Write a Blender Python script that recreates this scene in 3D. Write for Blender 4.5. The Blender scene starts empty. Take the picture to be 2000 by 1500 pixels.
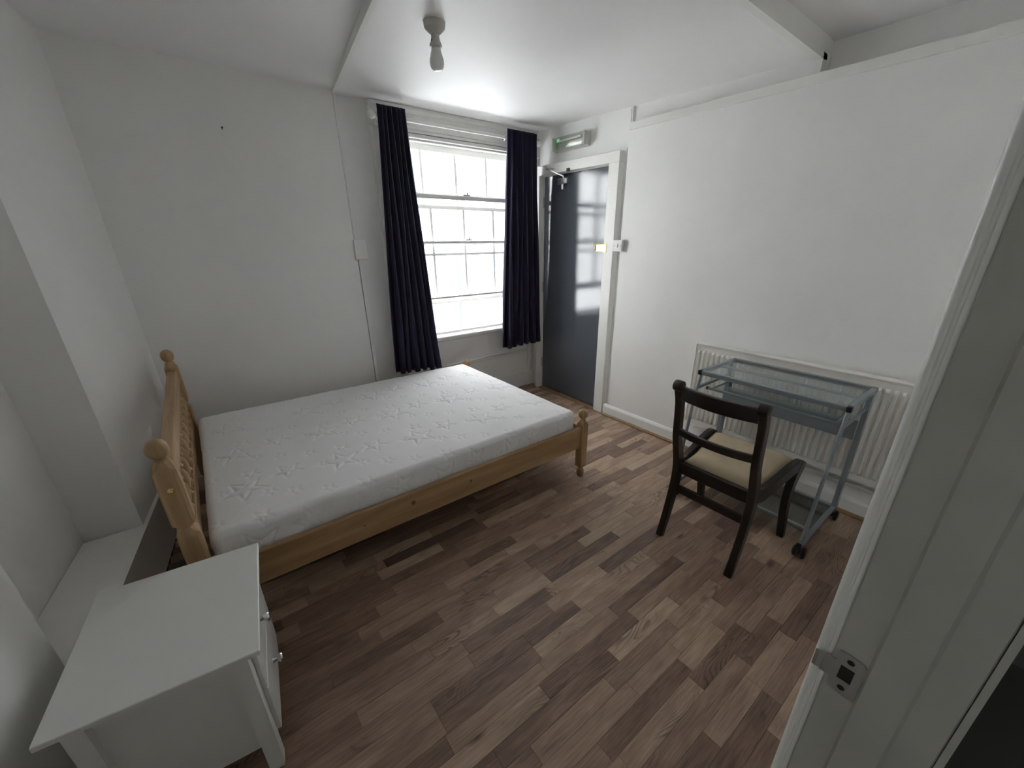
import bpy, bmesh, math, random
import numpy as np
from mathutils import Vector, Matrix
from math import sin, cos, pi, radians, atan2, sqrt, exp

S = bpy.context.scene
COL = S.collection
random.seed(7)

# ------------------------------------------------------------------ camera
cam_d = bpy.data.cameras.new('camera'); cam = bpy.data.objects.new('camera', cam_d); COL.objects.link(cam)
F, PITCH, ROLL, YAW, PX, PY = 789.02, 0.38158, -0.00557, -0.66624, 1021.19, 784.72
cam_d.sensor_width = 36.0; cam_d.lens = F * 36.0 / 2000.0
cam_d.shift_x = -(PX - 1000.0) / 2000.0; cam_d.shift_y = (PY - 750.0) / 2000.0
cam_d.clip_start = 0.02; cam_d.clip_end = 200
cam.matrix_world = (Matrix.Translation((0, 0, 1.5)) @ Matrix.Rotation(YAW, 4, 'Z')
                    @ Matrix.Rotation(pi / 2 - PITCH, 4, 'X') @ Matrix.Rotation(ROLL, 4, 'Z'))
S.camera = cam

# ------------------------------------------------------------------ world, sun, exposure
W = bpy.data.worlds.new('world'); S.world = W; W.use_nodes = True
bg = W.node_tree.nodes['Background']
bg.inputs['Color'].default_value = (0.93, 0.95, 1.0, 1); bg.inputs['Strength'].default_value = 7.6
sun_d = bpy.data.lights.new('sun', 'SUN'); sun_d.energy = 3.5; sun_d.angle = 0.01; sun_d.color = (1.0, 0.96, 0.9)
sun = bpy.data.objects.new('sun', sun_d); COL.objects.link(sun)
sun.rotation_euler = Vector((0.45, 1.0, -0.95)).to_track_quat('-Z', 'Y').to_euler()   # high sun from behind the house, falling on the building opposite
pd = bpy.data.lights.new('window_portal', 'AREA'); pd.shape = 'RECTANGLE'; pd.size = 1.30; pd.size_y = 1.60
po = bpy.data.objects.new('window_portal', pd); COL.objects.link(po)
po.location = (1.96, 3.56, 1.46); po.rotation_euler = (radians(-90), 0, 0)
pd.cycles.is_portal = True
S.view_settings.view_transform = 'Standard'; S.view_settings.look = 'None'
S.view_settings.exposure = 1.05; S.view_settings.gamma = 1.0; S.view_settings.use_curve_mapping = False
try:
    S.cycles.diffuse_bounces = 10; S.cycles.max_bounces = 14; S.cycles.transparent_max_bounces = 16
    S.cycles.use_denoising = True
except Exception:
    pass

# ------------------------------------------------------------------ materials
def mat(name, col, rough=0.5, metal=0.0, bump=0.0, bscale=200.0, spec=0.5, mottle=0.0, mscale=3.0, **kw):
    m = bpy.data.materials.new(name); m.use_nodes = True
    nt = m.node_tree; n = nt.nodes; l = nt.links; b = n['Principled BSDF']
    b.inputs['Base Color'].default_value = (*col, 1); b.inputs['Roughness'].default_value = rough
    b.inputs['Metallic'].default_value = metal; b.inputs['Specular IOR Level'].default_value = spec
    for k, v in kw.items(): b.inputs[k.replace('_', ' ')].default_value = v
    tc = n.new('ShaderNodeTexCoord')
    if bump:
        t = n.new('ShaderNodeTexNoise'); t.inputs['Scale'].default_value = bscale; t.inputs['Detail'].default_value = 3
        l.new(tc.outputs['Object'], t.inputs['Vector'])
        bp = n.new('ShaderNodeBump'); bp.inputs['Strength'].default_value = bump; bp.inputs['Distance'].default_value = 0.002
        l.new(t.outputs['Fac'], bp.inputs['Height']); l.new(bp.outputs['Normal'], b.inputs['Normal'])
    if mottle:
        t = n.new('ShaderNodeTexNoise'); t.inputs['Scale'].default_value = mscale; t.inputs['Detail'].default_value = 5
        t.inputs['Roughness'].default_value = 0.6
        l.new(tc.outputs['Object'], t.inputs['Vector'])
        r = n.new('ShaderNodeMapRange'); r.inputs['From Min'].default_value = 0.3; r.inputs['From Max'].default_value = 0.7
        r.inputs['To Min'].default_value = 1 - mottle; r.inputs['To Max'].default_value = 1.0
        l.new(t.outputs['Fac'], r.inputs['Value'])
        mx = n.new('ShaderNodeVectorMath'); mx.operation = 'SCALE'; mx.inputs[0].default_value = col
        l.new(r.outputs[0], mx.inputs['Scale']); l.new(mx.outputs[0], b.inputs['Base Color'])
    return m

M = {}
M['wall'] = mat('white_wall_paint', (0.86, 0.86, 0.845), 0.62, bump=0.25, bscale=55, mottle=0.06, mscale=2.2)
M['ceiling'] = mat('white_ceiling_paint', (0.86, 0.86, 0.86), 0.55, bump=0.1, bscale=30, mottle=0.05, mscale=1.6)
M['gloss'] = mat('white_gloss_paint', (0.82, 0.82, 0.79), 0.32, bump=0.15, bscale=25, mottle=0.05, mscale=6)
M['jamb'] = mat('worn_shaded_jamb_paint', (0.46, 0.46, 0.42), 0.45, bump=0.35, bscale=18, mottle=0.16, mscale=5)  # worn white paint, base colour darkened to hold the shade on the reveal
M['door'] = mat('dark_grey_door_paint', (0.088, 0.100, 0.118), 0.06, bump=0.09, bscale=160, spec=0.7)
M['curtain'] = mat('navy_curtain_cloth', (0.020, 0.017, 0.042), 0.85, bump=0.4, bscale=900, spec=0.2, Sheen_Weight=0.25, Sheen_Roughness=0.4)
M['chrome'] = mat('chrome', (0.75, 0.75, 0.75), 0.18, 1.0)
M['steel'] = mat('dull_steel', (0.50, 0.50, 0.48), 0.38, 1.0, bump=0.2, bscale=80)
M['brass'] = mat('polished_brass', (0.85, 0.62, 0.22), 0.2, 1.0)
M['silver'] = mat('silver_grey_powder_coat', (0.25, 0.28, 0.30), 0.42, 0.35)
M['black'] = mat('black_plastic', (0.012, 0.012, 0.013), 0.4)
M['plastic'] = mat('white_plastic', (0.74, 0.74, 0.71), 0.35)
M['oldplastic'] = mat('aged_white_plastic', (0.50, 0.49, 0.45), 0.4)
M['rad'] = mat('radiator_enamel', (0.83, 0.81, 0.76), 0.3, mottle=0.04)
M['night'] = mat('bedside_white_lacquer', (0.74, 0.75, 0.72), 0.38, mottle=0.03)
M['mahog'] = mat('dark_mahogany', (0.018, 0.009, 0.007), 0.32, mottle=0.5, mscale=30, bump=0.1, bscale=90)
M['mattress'] = mat('white_knit_cover', (0.83, 0.83, 0.83), 0.85, bump=0.35, bscale=420, spec=0.2)
M['seat'] = mat('beige_upholstery', (0.50, 0.41, 0.28), 0.9, bump=0.4, bscale=600, mottle=0.15, mscale=9, spec=0.2)
M['ext_white'] = mat('white_render', (0.86, 0.86, 0.84), 0.9)
M['ext_grey'] = mat('pale_paving', (0.27, 0.28, 0.28), 0.9)
M['ext_blue'] = mat('pale_blue_glass', (0.07, 0.105, 0.115), 0.6)
M['ext_pipe'] = mat('blue_grey_pipe', (0.055, 0.065, 0.095), 0.6)
M['sub'] = mat('underlay', (0.03, 0.02, 0.015), 0.9)
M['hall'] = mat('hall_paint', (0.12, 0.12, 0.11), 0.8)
M['bulb'] = mat('opal_bulb_glass', (0.78, 0.78, 0.74), 0.2)
M['near_black'] = mat('dark_gap', (0.02, 0.018, 0.015), 0.8)  # plain near-black for holes, slot and convector, also screws and nail
M['quadrant'] = mat('pine_beading', (0.33, 0.19, 0.08), 0.5, mottle=0.35, mscale=12)

def glass(name, tint, gloss=0.10, rough=0.02):
    m = bpy.data.materials.new(name); m.use_nodes = True
    nt = m.node_tree; n = nt.nodes; l = nt.links
    for x in list(n):
        if x.type != 'OUTPUT_MATERIAL': n.remove(x)
    out = [x for x in n if x.type == 'OUTPUT_MATERIAL'][0]
    t = n.new('ShaderNodeBsdfTransparent'); t.inputs[0].default_value = (*tint, 1)
    g = n.new('ShaderNodeBsdfGlossy'); g.inputs['Roughness'].default_value = rough
    mx = n.new('ShaderNodeMixShader'); lw = n.new('ShaderNodeLayerWeight'); lw.inputs['Blend'].default_value = 0.5
    pw = n.new('ShaderNodeMath'); pw.operation = 'POWER'; pw.inputs[1].default_value = 3.5; l.new(lw.outputs['Facing'], pw.inputs[0])
    fr = n.new('ShaderNodeMath'); fr.operation = 'MULTIPLY_ADD'; fr.inputs[1].default_value = 0.6; fr.inputs[2].default_value = gloss
    l.new(pw.outputs[0], fr.inputs[0]); l.new(fr.outputs[0], mx.inputs[0]); l.new(t.outputs[0], mx.inputs[1]); l.new(g.outputs[0], mx.inputs[2])
    l.new(mx.outputs[0], out.inputs['Surface'])
    return m
M['pane'] = glass('window_glass', (0.975, 0.98, 0.98), 0.035)
M['deskglass'] = glass('desk_glass', (0.88, 0.93, 0.93), 0.05)
M['shelfglass'] = glass('smoked_shelf_glass', (0.66, 0.73, 0.75), 0.13, 0.1)
M['diffuser'] = glass('clear_diffuser', (0.93, 0.95, 0.93), 0.05, 0.05)
led = bpy.data.materials.new('green_led'); led.use_nodes = True
led.node_tree.nodes['Principled BSDF'].inputs['Emission Color'].default_value = (0.05, 1, 0.25, 1)
led.node_tree.nodes['Principled BSDF'].inputs['Emission Strength'].default_value = 0.3
M['led'] = led

KNOTS = {0: [((-.187, -.722, .318), .012), ((.138, -.722, .310), .009), ((-.424, -.722, .300), .005)]}
def wood(name, c0, c1, along, rough=0.42, ring=14.0, knots=True):
    """pine-like timber: stretched noise bands plus knots; along = local axis index of the grain"""
    m = bpy.data.materials.new(name); m.use_nodes = True
    nt = m.node_tree; n = nt.nodes; l = nt.links; b = n['Principled BSDF']; b.inputs['Roughness'].default_value = rough
    tc = n.new('ShaderNodeTexCoord'); mp = n.new('ShaderNodeMapping')
    sc = [1.0, 1.0, 1.0]; sc[along] = 0.07; mp.inputs['Scale'].default_value = sc
    l.new(tc.outputs['Object'], mp.inputs['Vector'])
    t = n.new('ShaderNodeTexNoise'); t.inputs['Scale'].default_value = ring; t.inputs['Detail'].default_value = 6
    t.inputs['Distortion'].default_value = 1.2; l.new(mp.outputs[0], t.inputs['Vector'])
    t2 = n.new('ShaderNodeTexNoise'); t2.inputs['Scale'].default_value = ring * 14; t2.inputs['Detail'].default_value = 2
    l.new(mp.outputs[0], t2.inputs['Vector'])
    ad = n.new('ShaderNodeMath'); ad.operation = 'MULTIPLY_ADD'; ad.inputs[1].default_value = 0.25
    l.new(t2.outputs['Fac'], ad.inputs[0]); l.new(t.outputs['Fac'], ad.inputs[2])
    cr = n.new('ShaderNodeValToRGB'); e = cr.color_ramp.elements
    e[0].position = 0.45; e[0].color = (*c0, 1); e[1].position = 0.78; e[1].color = (*c1, 1)
    l.new(ad.outputs[0], cr.inputs[0]); last = cr.outputs[0]
    if knots:
        for kp, kr_ in KNOTS.get(along, ()):      # dark knots at their own spots in the timber
            v = n.new('ShaderNodeVectorMath'); v.operation = 'DISTANCE'; v.inputs[1].default_value = kp
            l.new(tc.outputs['Object'], v.inputs[0])
            k = n.new('ShaderNodeMapRange'); k.inputs['From Min'].default_value = kr_*.35; k.inputs['From Max'].default_value = kr_*1.4
            k.inputs['To Min'].default_value = 0.22; k.inputs['To Max'].default_value = 1
            l.new(v.outputs['Value'], k.inputs['Value'])
            sm = n.new('ShaderNodeVectorMath'); sm.operation = 'SCALE'; l.new(last, sm.inputs[0]); l.new(k.outputs[0], sm.inputs['Scale'])
            last = sm.outputs[0]
    l.new(last, b.inputs['Base Color'])
    return m
M['pine_x'] = wood('pine_long_rail', (0.47, 0.315, 0.155), (0.33, 0.195, 0.09), 0)
M['pine_y'] = wood('pine_cross_rail', (0.47, 0.315, 0.155), (0.33, 0.195, 0.09), 1)
M['pine_z'] = wood('pine_post', (0.47, 0.315, 0.155), (0.33, 0.195, 0.09), 2, knots=False)

def laminate():
    m = bpy.data.materials.new('oak_look_laminate'); m.use_nodes = True
    nt = m.node_tree; n = nt.nodes; l = nt.links; b = n['Principled BSDF']
    at = n.new('ShaderNodeAttribute'); at.attribute_name = 'tone'; at.attribute_type = 'GEOMETRY'
    sp = n.new('ShaderNodeSeparateColor'); l.new(at.outputs['Color'], sp.inputs[0])
    geo = n.new('ShaderNodeNewGeometry')
    cmb = n.new('ShaderNodeCombineXYZ')
    sc = n.new('ShaderNodeMath'); sc.operation = 'MULTIPLY'; sc.inputs[1].default_value = 37.0
    l.new(sp.outputs['Green'], sc.inputs[0]); l.new(sc.outputs[0], cmb.inputs['X']); l.new(sc.outputs[0], cmb.inputs['Z'])
    off = n.new('ShaderNodeVectorMath'); off.operation = 'ADD'; l.new(geo.outputs['Position'], off.inputs[0]); l.new(cmb.outputs[0], off.inputs[1])
    def noise(scale, vec, det=4, dist=0.0, rough=0.55):
        mp = n.new('ShaderNodeMapping'); mp.inputs['Scale'].default_value = vec; l.new(off.outputs[0], mp.inputs['Vector'])
        t = n.new('ShaderNodeTexNoise'); t.inputs['Scale'].default_value = scale; t.inputs['Detail'].default_value = det
        t.inputs['Distortion'].default_value = dist; t.inputs['Roughness'].default_value = rough
        l.new(mp.outputs[0], t.inputs['Vector']); return t
    fine = noise(160, (0.055, 1, 1), 4)
    broad = noise(9, (0.5, 1.6, 1), 4, 0.8)
    cr = n.new('ShaderNodeValToRGB'); e = cr.color_ramp.elements
    e[0].position = 0.0; e[0].color = (0.135, 0.084, 0.064, 1)
    e[1].position = 1.0; e[1].color = (0.540, 0.400, 0.290, 1)
    k = e.new(0.35); k.color = (0.250, 0.162, 0.118, 1); k = e.new(0.7); k.color = (0.400, 0.280, 0.198, 1)
    # tone + broad variation
    a1 = n.new('ShaderNodeMath'); a1.operation = 'MULTIPLY_ADD'; a1.inputs[1].default_value = 0.8
    s1 = n.new('ShaderNodeMath'); s1.operation = 'SUBTRACT'; s1.inputs[1].default_value = 0.5
    l.new(broad.outputs['Fac'], s1.inputs[0]); l.new(s1.outputs[0], a1.inputs[0]); l.new(sp.outputs['Red'], a1.inputs[2])
    a2 = n.new('ShaderNodeMath'); a2.operation = 'MULTIPLY_ADD'; a2.inputs[1].default_value = 0.78
    s2 = n.new('ShaderNodeMath'); s2.operation = 'SUBTRACT'; s2.inputs[1].default_value = 0.5
    l.new(fine.outputs['Fac'], s2.inputs[0]); l.new(s2.outputs[0], a2.inputs[0]); l.new(a1.outputs[0], a2.inputs[2])
    l.new(a2.outputs[0], cr.inputs[0])
    # cathedral figure: thin contour rings of a stretched noise field, only where a mask allows
    field = noise(4.2, (0.55, 2.2, 1), 1, 0.3)
    mul = n.new('ShaderNodeMath'); mul.operation = 'MULTIPLY'; mul.inputs[1].default_value = 150.0; l.new(field.outputs['Fac'], mul.inputs[0])
    sn = n.new('ShaderNodeMath'); sn.operation = 'SINE'; l.new(mul.outputs[0], sn.inputs[0])
    rg = n.new('ShaderNodeMapRange'); rg.inputs['From Min'].default_value = 0.1; rg.inputs['From Max'].default_value = 0.95
    l.new(sn.outputs[0], rg.inputs['Value'])
    mask = noise(5.0, (0.5, 1, 1), 2)
    mr = n.new('ShaderNodeMapRange'); mr.inputs['From Min'].default_value = 0.56; mr.inputs['From Max'].default_value = 0.68
    l.new(mask.outputs['Fac'], mr.inputs['Value'])
    mm = n.new('ShaderNodeMath'); mm.operation = 'MULTIPLY'; l.new(rg.outputs[0], mm.inputs[0]); l.new(mr.outputs[0], mm.inputs[1])
    m3 = n.new('ShaderNodeMath'); m3.operation = 'MULTIPLY'; m3.inputs[1].default_value = 0.55; l.new(mm.outputs[0], m3.inputs[0])
    mix = n.new('ShaderNodeMix'); mix.data_type = 'RGBA'; l.new(m3.outputs[0], mix.inputs['Factor'])
    l.new(cr.outputs[0], mix.inputs['A']); mix.inputs['B'].default_value = (0.045, 0.027, 0.024, 1)
    # knots
    mpk = n.new('ShaderNodeMapping'); mpk.inputs['Scale'].default_value = (2.0, 4.5, 1); l.new(off.outputs[0], mpk.inputs['Vector'])
    vo = n.new('ShaderNodeTexVoronoi'); vo.inputs['Scale'].default_value = 1.5; l.new(mpk.outputs[0], vo.inputs['Vector'])
    kr = n.new('ShaderNodeMapRange'); kr.inputs['From Min'].default_value = 0.03; kr.inputs['From Max'].default_value = 0.13
    kr.inputs['To Min'].default_value = 0.75; kr.inputs['To Max'].default_value = 0.0
    l.new(vo.outputs['Distance'], kr.inputs['Value'])
    mk = n.new('ShaderNodeMix'); mk.data_type = 'RGBA'; l.new(kr.outputs[0], mk.inputs['Factor'])
    l.new(mix.outputs['Result'], mk.inputs['A']); mk.inputs['B'].default_value = (0.04, 0.025, 0.02, 1)
    l.new(mk.outputs['Result'], b.inputs['Base Color'])
    b.inputs['Roughness'].default_value = 0.36; b.inputs['Specular IOR Level'].default_value = 0.4
    bp = n.new('ShaderNodeBump'); bp.inputs['Strength'].default_value = 0.12; bp.inputs['Distance'].default_value = 0.0006
    l.new(fine.outputs['Fac'], bp.inputs['Height']); l.new(bp.outputs['Normal'], b.inputs['Normal'])
    return m
M['lam'] = laminate()

# ------------------------------------------------------------------ mesh helpers
def box(bm, a, b, bev=0.0, mtx=None):
    a = Vector(a); b = Vector(b)
    x0, x1 = sorted((a.x, b.x)); y0, y1 = sorted((a.y, b.y)); z0, z1 = sorted((a.z, b.z))
    v = [bm.verts.new(p) for p in ((x0,y0,z0),(x1,y0,z0),(x1,y1,z0),(x0,y1,z0),(x0,y0,z1),(x1,y0,z1),(x1,y1,z1),(x0,y1,z1))]
    f = [bm.faces.new([v[i] for i in q]) for q in ((0,3,2,1),(4,5,6,7),(0,1,5,4),(1,2,6,5),(2,3,7,6),(3,0,4,7))]
    if bev:
        ed = {e for q in f for e in q.edges}
        r = bmesh.ops.bevel(bm, geom=list(ed), offset=bev, segments=1, profile=0.5, affect='EDGES')
        v = list({w for q in r['faces'] for w in q.verts} | {w for w in v if w.is_valid})
    if mtx: bmesh.ops.transform(bm, matrix=mtx, verts=[w for w in v if w.is_valid])
    return bm

def hexa(bm, pts):
    """solid from 8 points: bottom ring 0-3, top ring 4-7"""
    v = [bm.verts.new(p) for p in pts]
    for q in ((0,3,2,1),(4,5,6,7),(0,1,5,4),(1,2,6,5),(2,3,7,6),(3,0,4,7)): bm.faces.new([v[i] for i in q])
    bmesh.ops.recalc_face_normals(bm, faces=bm.faces)
    return bm

def tube(bm, pts, r, n=12, cap=True, radii=None):
    pts = [Vector(p) for p in pts]; rings = []
    up = None
    for i, p in enumerate(pts):
        d = (pts[min(i+1, len(pts)-1)] - pts[max(i-1, 0)]).normalized()
        if up is None:
            up = Vector((0, 0, 1)) if abs(d.z) < 0.9 else Vector((1, 0, 0))
        s = d.cross(up).normalized(); up = s.cross(d).normalized()
        rr = radii[i] if radii else r
        rings.append([bm.verts.new(p + (s*cos(2*pi*k/n) + up*sin(2*pi*k/n))*rr) for k in range(n)])
    for a, b in zip(rings, rings[1:]):
        for k in range(n): bm.faces.new((a[k], a[(k+1) % n], b[(k+1) % n], b[k]))
    if cap:
        bm.faces.new(rings[0][::-1]); bm.faces.new(rings[-1])
    bmesh.ops.recalc_face_normals(bm, faces=bm.faces)
    return bm

def lathe(bm, prof, c=(0, 0, 0), n=24, axis='Z'):
    """prof: list of (r, h)"""
    c = Vector(c); rings = []
    def P(r, a, h):
        if axis == 'Z': return c + Vector((r*cos(a), r*sin(a), h))
        if axis == 'X': return c + Vector((h, r*cos(a), r*sin(a)))
        return c + Vector((r*cos(a), h, r*sin(a)))
    for r, h in prof:
        if r < 1e-6: rings.append([bm.verts.new(P(0, 0, h))])
        else: rings.append([bm.verts.new(P(r, 2*pi*k/n, h)) for k in range(n)])
    for a, b in zip(rings, rings[1:]):
        for k in range(n):
            k2 = (k+1) % n
            if len(a) == 1 and len(b) == 1: continue
            if len(a) == 1: bm.faces.new((a[0], b[k2], b[k]))
            elif len(b) == 1: bm.faces.new((a[k], a[k2], b[0]))
            else: bm.faces.new((a[k], a[k2], b[k2], b[k]))
    for rg in (rings[0], rings[-1]):
        if len(rg) > 1: bm.faces.new(rg)
    bmesh.ops.recalc_face_normals(bm, faces=bm.faces)
    return bm

def prism(bm, poly, lo, hi, axis='Z'):
    """extrude polygon of 2-D points; axis Z:(x,y) Y:(x,z) X:(y,z)"""
    def P(p, h):
        return {'Z': (p[0], p[1], h), 'Y': (p[0], h, p[1]), 'X': (h, p[0], p[1])}[axis]
    a = [bm.verts.new(P(p, lo)) for p in poly]; b = [bm.verts.new(P(p, hi)) for p in poly]; n = len(poly)
    for k in range(n): bm.faces.new((a[k], a[(k+1) % n], b[(k+1) % n], b[k]))
    bm.faces.new(a[::-1]); bm.faces.new(b)
    bmesh.ops.recalc_face_normals(bm, faces=bm.faces)
    return bm

def quad(bm, pts):
    bm.faces.new([bm.verts.new(p) for p in pts]); return bm

def smooth_by_angle(me, ang=35):
    me.shade_smooth()
    try: me.set_sharp_from_angle(angle=radians(ang))
    except Exception: pass

def obj(name, bm, m, parent=None, smooth=True, ang=35):
    me = bpy.data.meshes.new(name); bm.to_mesh(me); bm.free()
    if smooth: smooth_by_angle(me, ang)
    me.materials.append(M[m] if isinstance(m, str) else m)
    o = bpy.data.objects.new(name, me); COL.objects.link(o)
    if parent: o.parent = parent
    return o

def thing(name, label, cat, loc=(0, 0, 0), rz=0.0, group=None):
    o = bpy.data.objects.new(name, None); COL.objects.link(o); o.location = loc; o.rotation_euler = (0, 0, rz)
    o.empty_display_size = 0.1
    o['label'] = label; o['category'] = cat
    if group: o['group'] = group
    return o

def struct(name, bm, m, label=None, cat=None, smooth=False):
    o = obj(name, bm, m, None, smooth); o['kind'] = 'structure'
    if label: o['label'] = label
    if cat: o['category'] = cat
    return o

def sempty(name, label, cat):
    o = thing(name, label, cat); o['kind'] = 'structure'; return o

B = bmesh.new

# ------------------------------------------------------------------ the room
K = 0.13
def WL(y): return -0.30 + K*(y - 3.30)         # plane of the left wall
YB = 3.33                                        # window wall
ZT = 2.62                                        # walls run up behind the ceiling

# left wall with the deep alcove
bm = B()
hexa(bm, [(WL(2.26), 2.26, 0), (WL(3.45), 3.45, 0), (WL(3.45)-.30, 3.45, 0), (WL(2.26)-.30, 2.30, 0),
          (WL(2.26), 2.26, ZT), (WL(3.45), 3.45, ZT), (WL(3.45)-.30, 3.45, ZT), (WL(2.26)-.30, 2.30, ZT)])
hexa(bm, [(WL(-.10), -.10, 0), (WL(1.434), 1.434, 0), (WL(1.434)-.30, 1.434, 0), (WL(-.10)-.30, -.10, 0),
          (WL(-.10), -.10, ZT), (WL(1.434), 1.434, ZT), (WL(1.434)-.30, 1.434, ZT), (WL(-.10)-.30, -.10, ZT)])
hexa(bm, [(WL(1.434)-.195, 1.40, 0), (WL(2.26)-.195, 2.32, 0), (WL(2.26)-.30, 2.32, 0), (WL(1.434)-.30, 1.40, 0),
          (WL(1.434)-.195, 1.40, ZT), (WL(2.26)-.195, 2.32, ZT), (WL(2.26)-.30, 2.32, ZT), (WL(1.434)-.30, 1.40, ZT)])
hexa(bm, [(WL(1.434), 1.434, 0), (WL(2.26), 2.26, 0), (WL(2.26)-.2, 2.26, 0), (WL(1.434)-.2, 1.434, 0),
          (WL(1.434), 1.434, .275), (WL(2.26), 2.26, .275), (WL(2.26)-.2, 2.26, .275), (WL(1.434)-.2, 1.434, .275)])
struct('wall_left', bm, 'wall', 'white left wall behind the headboard with a deep alcove', 'wall')
bm = B()
def ledge(y0, y1, back, z0, z1, lip=0.018):
    hexa(bm, [(WL(y0)+lip, y0, z0), (WL(y1)+lip, y1, z0), (WL(y1)-back, y1, z0), (WL(y0)-back, y0, z0),
              (WL(y0)+lip, y0, z1), (WL(y1)+lip, y1, z1), (WL(y1)-back, y1, z1), (WL(y0)-back, y0, z1)])
ledge(1.436, 2.258, .194, .278, .30)
ledge(2.258, 2.62, -.001, .278, .30)
struct('trim_1', bm, 'gloss', 'low white ledge board at the foot of the alcove behind the bedside cabinet', 'ledge')

# window wall around the opening
OX0, OX1, OZ0, OZ1 = 1.31, 2.61, 0.69, 2.245
bm = B()
box(bm, (-.70, YB-.03, 0), (1.02, YB+.30, ZT))
box(bm, (1.02, YB, 0), (OX0, YB+.30, ZT))
box(bm, (OX1, YB, 0), (3.10, YB+.30, ZT))
box(bm, (OX0, YB, 0), (OX1, YB+.30, OZ0))
box(bm, (OX0, YB, OZ1), (OX1, YB+.30, ZT))
struct('wall_back', bm, 'wall', 'white wall with the sash window, running behind the bed', 'wall')
bm = B(); box(bm, (1.02, YB-.016, 0), (2.76, YB, .165), .004)
struct('baseboard_back', bm, 'gloss', 'white skirting board under the window', 'baseboard')

# door wall / right wall: far part beside the door, thick lining panel towards the camera
DX = 2.76
bm = B()
box(bm, (DX, 2.20, 2.07), (DX+.25, 3.5, ZT)); box(bm, (DX, 2.20, 0), (DX+.25, 2.345, 2.07)); box(bm, (DX, 3.19, 0), (DX+.25, 3.5, 2.07))
box(bm, (2.715, -.10, 0), (2.86, 2.20, 2.262))
box(bm, (DX+.005, 1.045, 2.262), (DX+.25, 2.20, ZT))
box(bm, (2.845, -.10, 2.262), (3.0, 1.045, ZT))
struct('wall_right', bm, 'wall', 'long white lined wall behind the radiator and around the grey door', 'wall')
bm = B(); box(bm, (2.702, .06, 2.222), (2.716, 2.20, 2.266), .003)
box(bm, (2.703, .06, 2.262), (2.846, 2.20, 2.268))
struct('trim_2', bm, 'gloss', 'narrow white batten and ledge along the top of the right wall', 'trim')
bm = B(); prism(bm, [(2.716, 0), (2.692, 0), (2.692, .085), (2.700, .098), (2.716, .105)], .06, 2.235, 'Y')
struct('baseboard_right', bm, 'gloss', 'white skirting board along the right wall below the radiator', 'baseboard')
bm = B()
prism(bm, [(2.692, .001), (2.674, .001), (2.676, .010), (2.683, .017), (2.692, .019)], .06, 2.24, 'Y')
o = struct('trim_3', bm, 'quadrant', 'pine beading strip where the floor meets the right skirting', 'trim')

# near wall with the doorway the picture is taken from
bm = B()
box(bm, (.545, -.072, 0), (3.0, .040, ZT)); box(bm, (-1.2, -.072, 0), (-.40, .040, ZT)); box(bm, (-.40, -.072, 2.06), (.545, .040, ZT))
struct('wall_near', bm, 'wall', 'white wall with the doorway the camera stands in', 'wall')
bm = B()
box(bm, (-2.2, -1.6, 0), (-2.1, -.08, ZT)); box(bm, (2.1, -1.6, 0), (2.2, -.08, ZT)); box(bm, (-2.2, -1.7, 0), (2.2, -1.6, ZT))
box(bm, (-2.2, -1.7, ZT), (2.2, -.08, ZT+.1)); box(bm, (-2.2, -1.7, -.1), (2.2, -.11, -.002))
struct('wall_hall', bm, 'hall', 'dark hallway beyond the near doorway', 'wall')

# door lining in the foreground
jl = sempty('door_2', 'worn white door jamb close on the right with a steel strike plate', 'door frame')
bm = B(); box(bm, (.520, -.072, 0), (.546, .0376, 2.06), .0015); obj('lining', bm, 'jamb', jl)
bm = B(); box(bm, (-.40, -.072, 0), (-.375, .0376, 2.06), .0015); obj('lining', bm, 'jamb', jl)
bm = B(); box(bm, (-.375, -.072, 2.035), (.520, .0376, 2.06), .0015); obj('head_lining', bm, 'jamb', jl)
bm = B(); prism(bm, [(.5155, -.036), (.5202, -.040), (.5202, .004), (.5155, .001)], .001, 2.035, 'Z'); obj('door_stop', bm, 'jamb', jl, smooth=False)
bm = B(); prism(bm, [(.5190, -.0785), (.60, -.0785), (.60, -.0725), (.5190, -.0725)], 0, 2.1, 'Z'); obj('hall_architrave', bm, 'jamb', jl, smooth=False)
bm = B()
prism(bm, [(.5235, .0378), (.5215, .0405), (.5215, .0425), (.5235, .0437), (.5235, .0455), (.5215, .0470), (.5215, .0500), (.5245, .0535), (.531, .0555), (.600, .0575), (.605, .0565), (.605, .0402), (.546, .0402), (.546, .0378)], .001, 2.10, 'Z')
obj('architrave', bm, 'gloss', jl, ang=50)
bm = B(); box(bm, (-.46, .0402, .001), (-.378, .057, 2.10), .003); obj('architrave', bm, 'gloss', jl)
bm = B(); box(bm, (-.378, .0402, 2.04), (.523, .057, 2.10), .003); obj('head_architrave', bm, 'gloss', jl)
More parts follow.
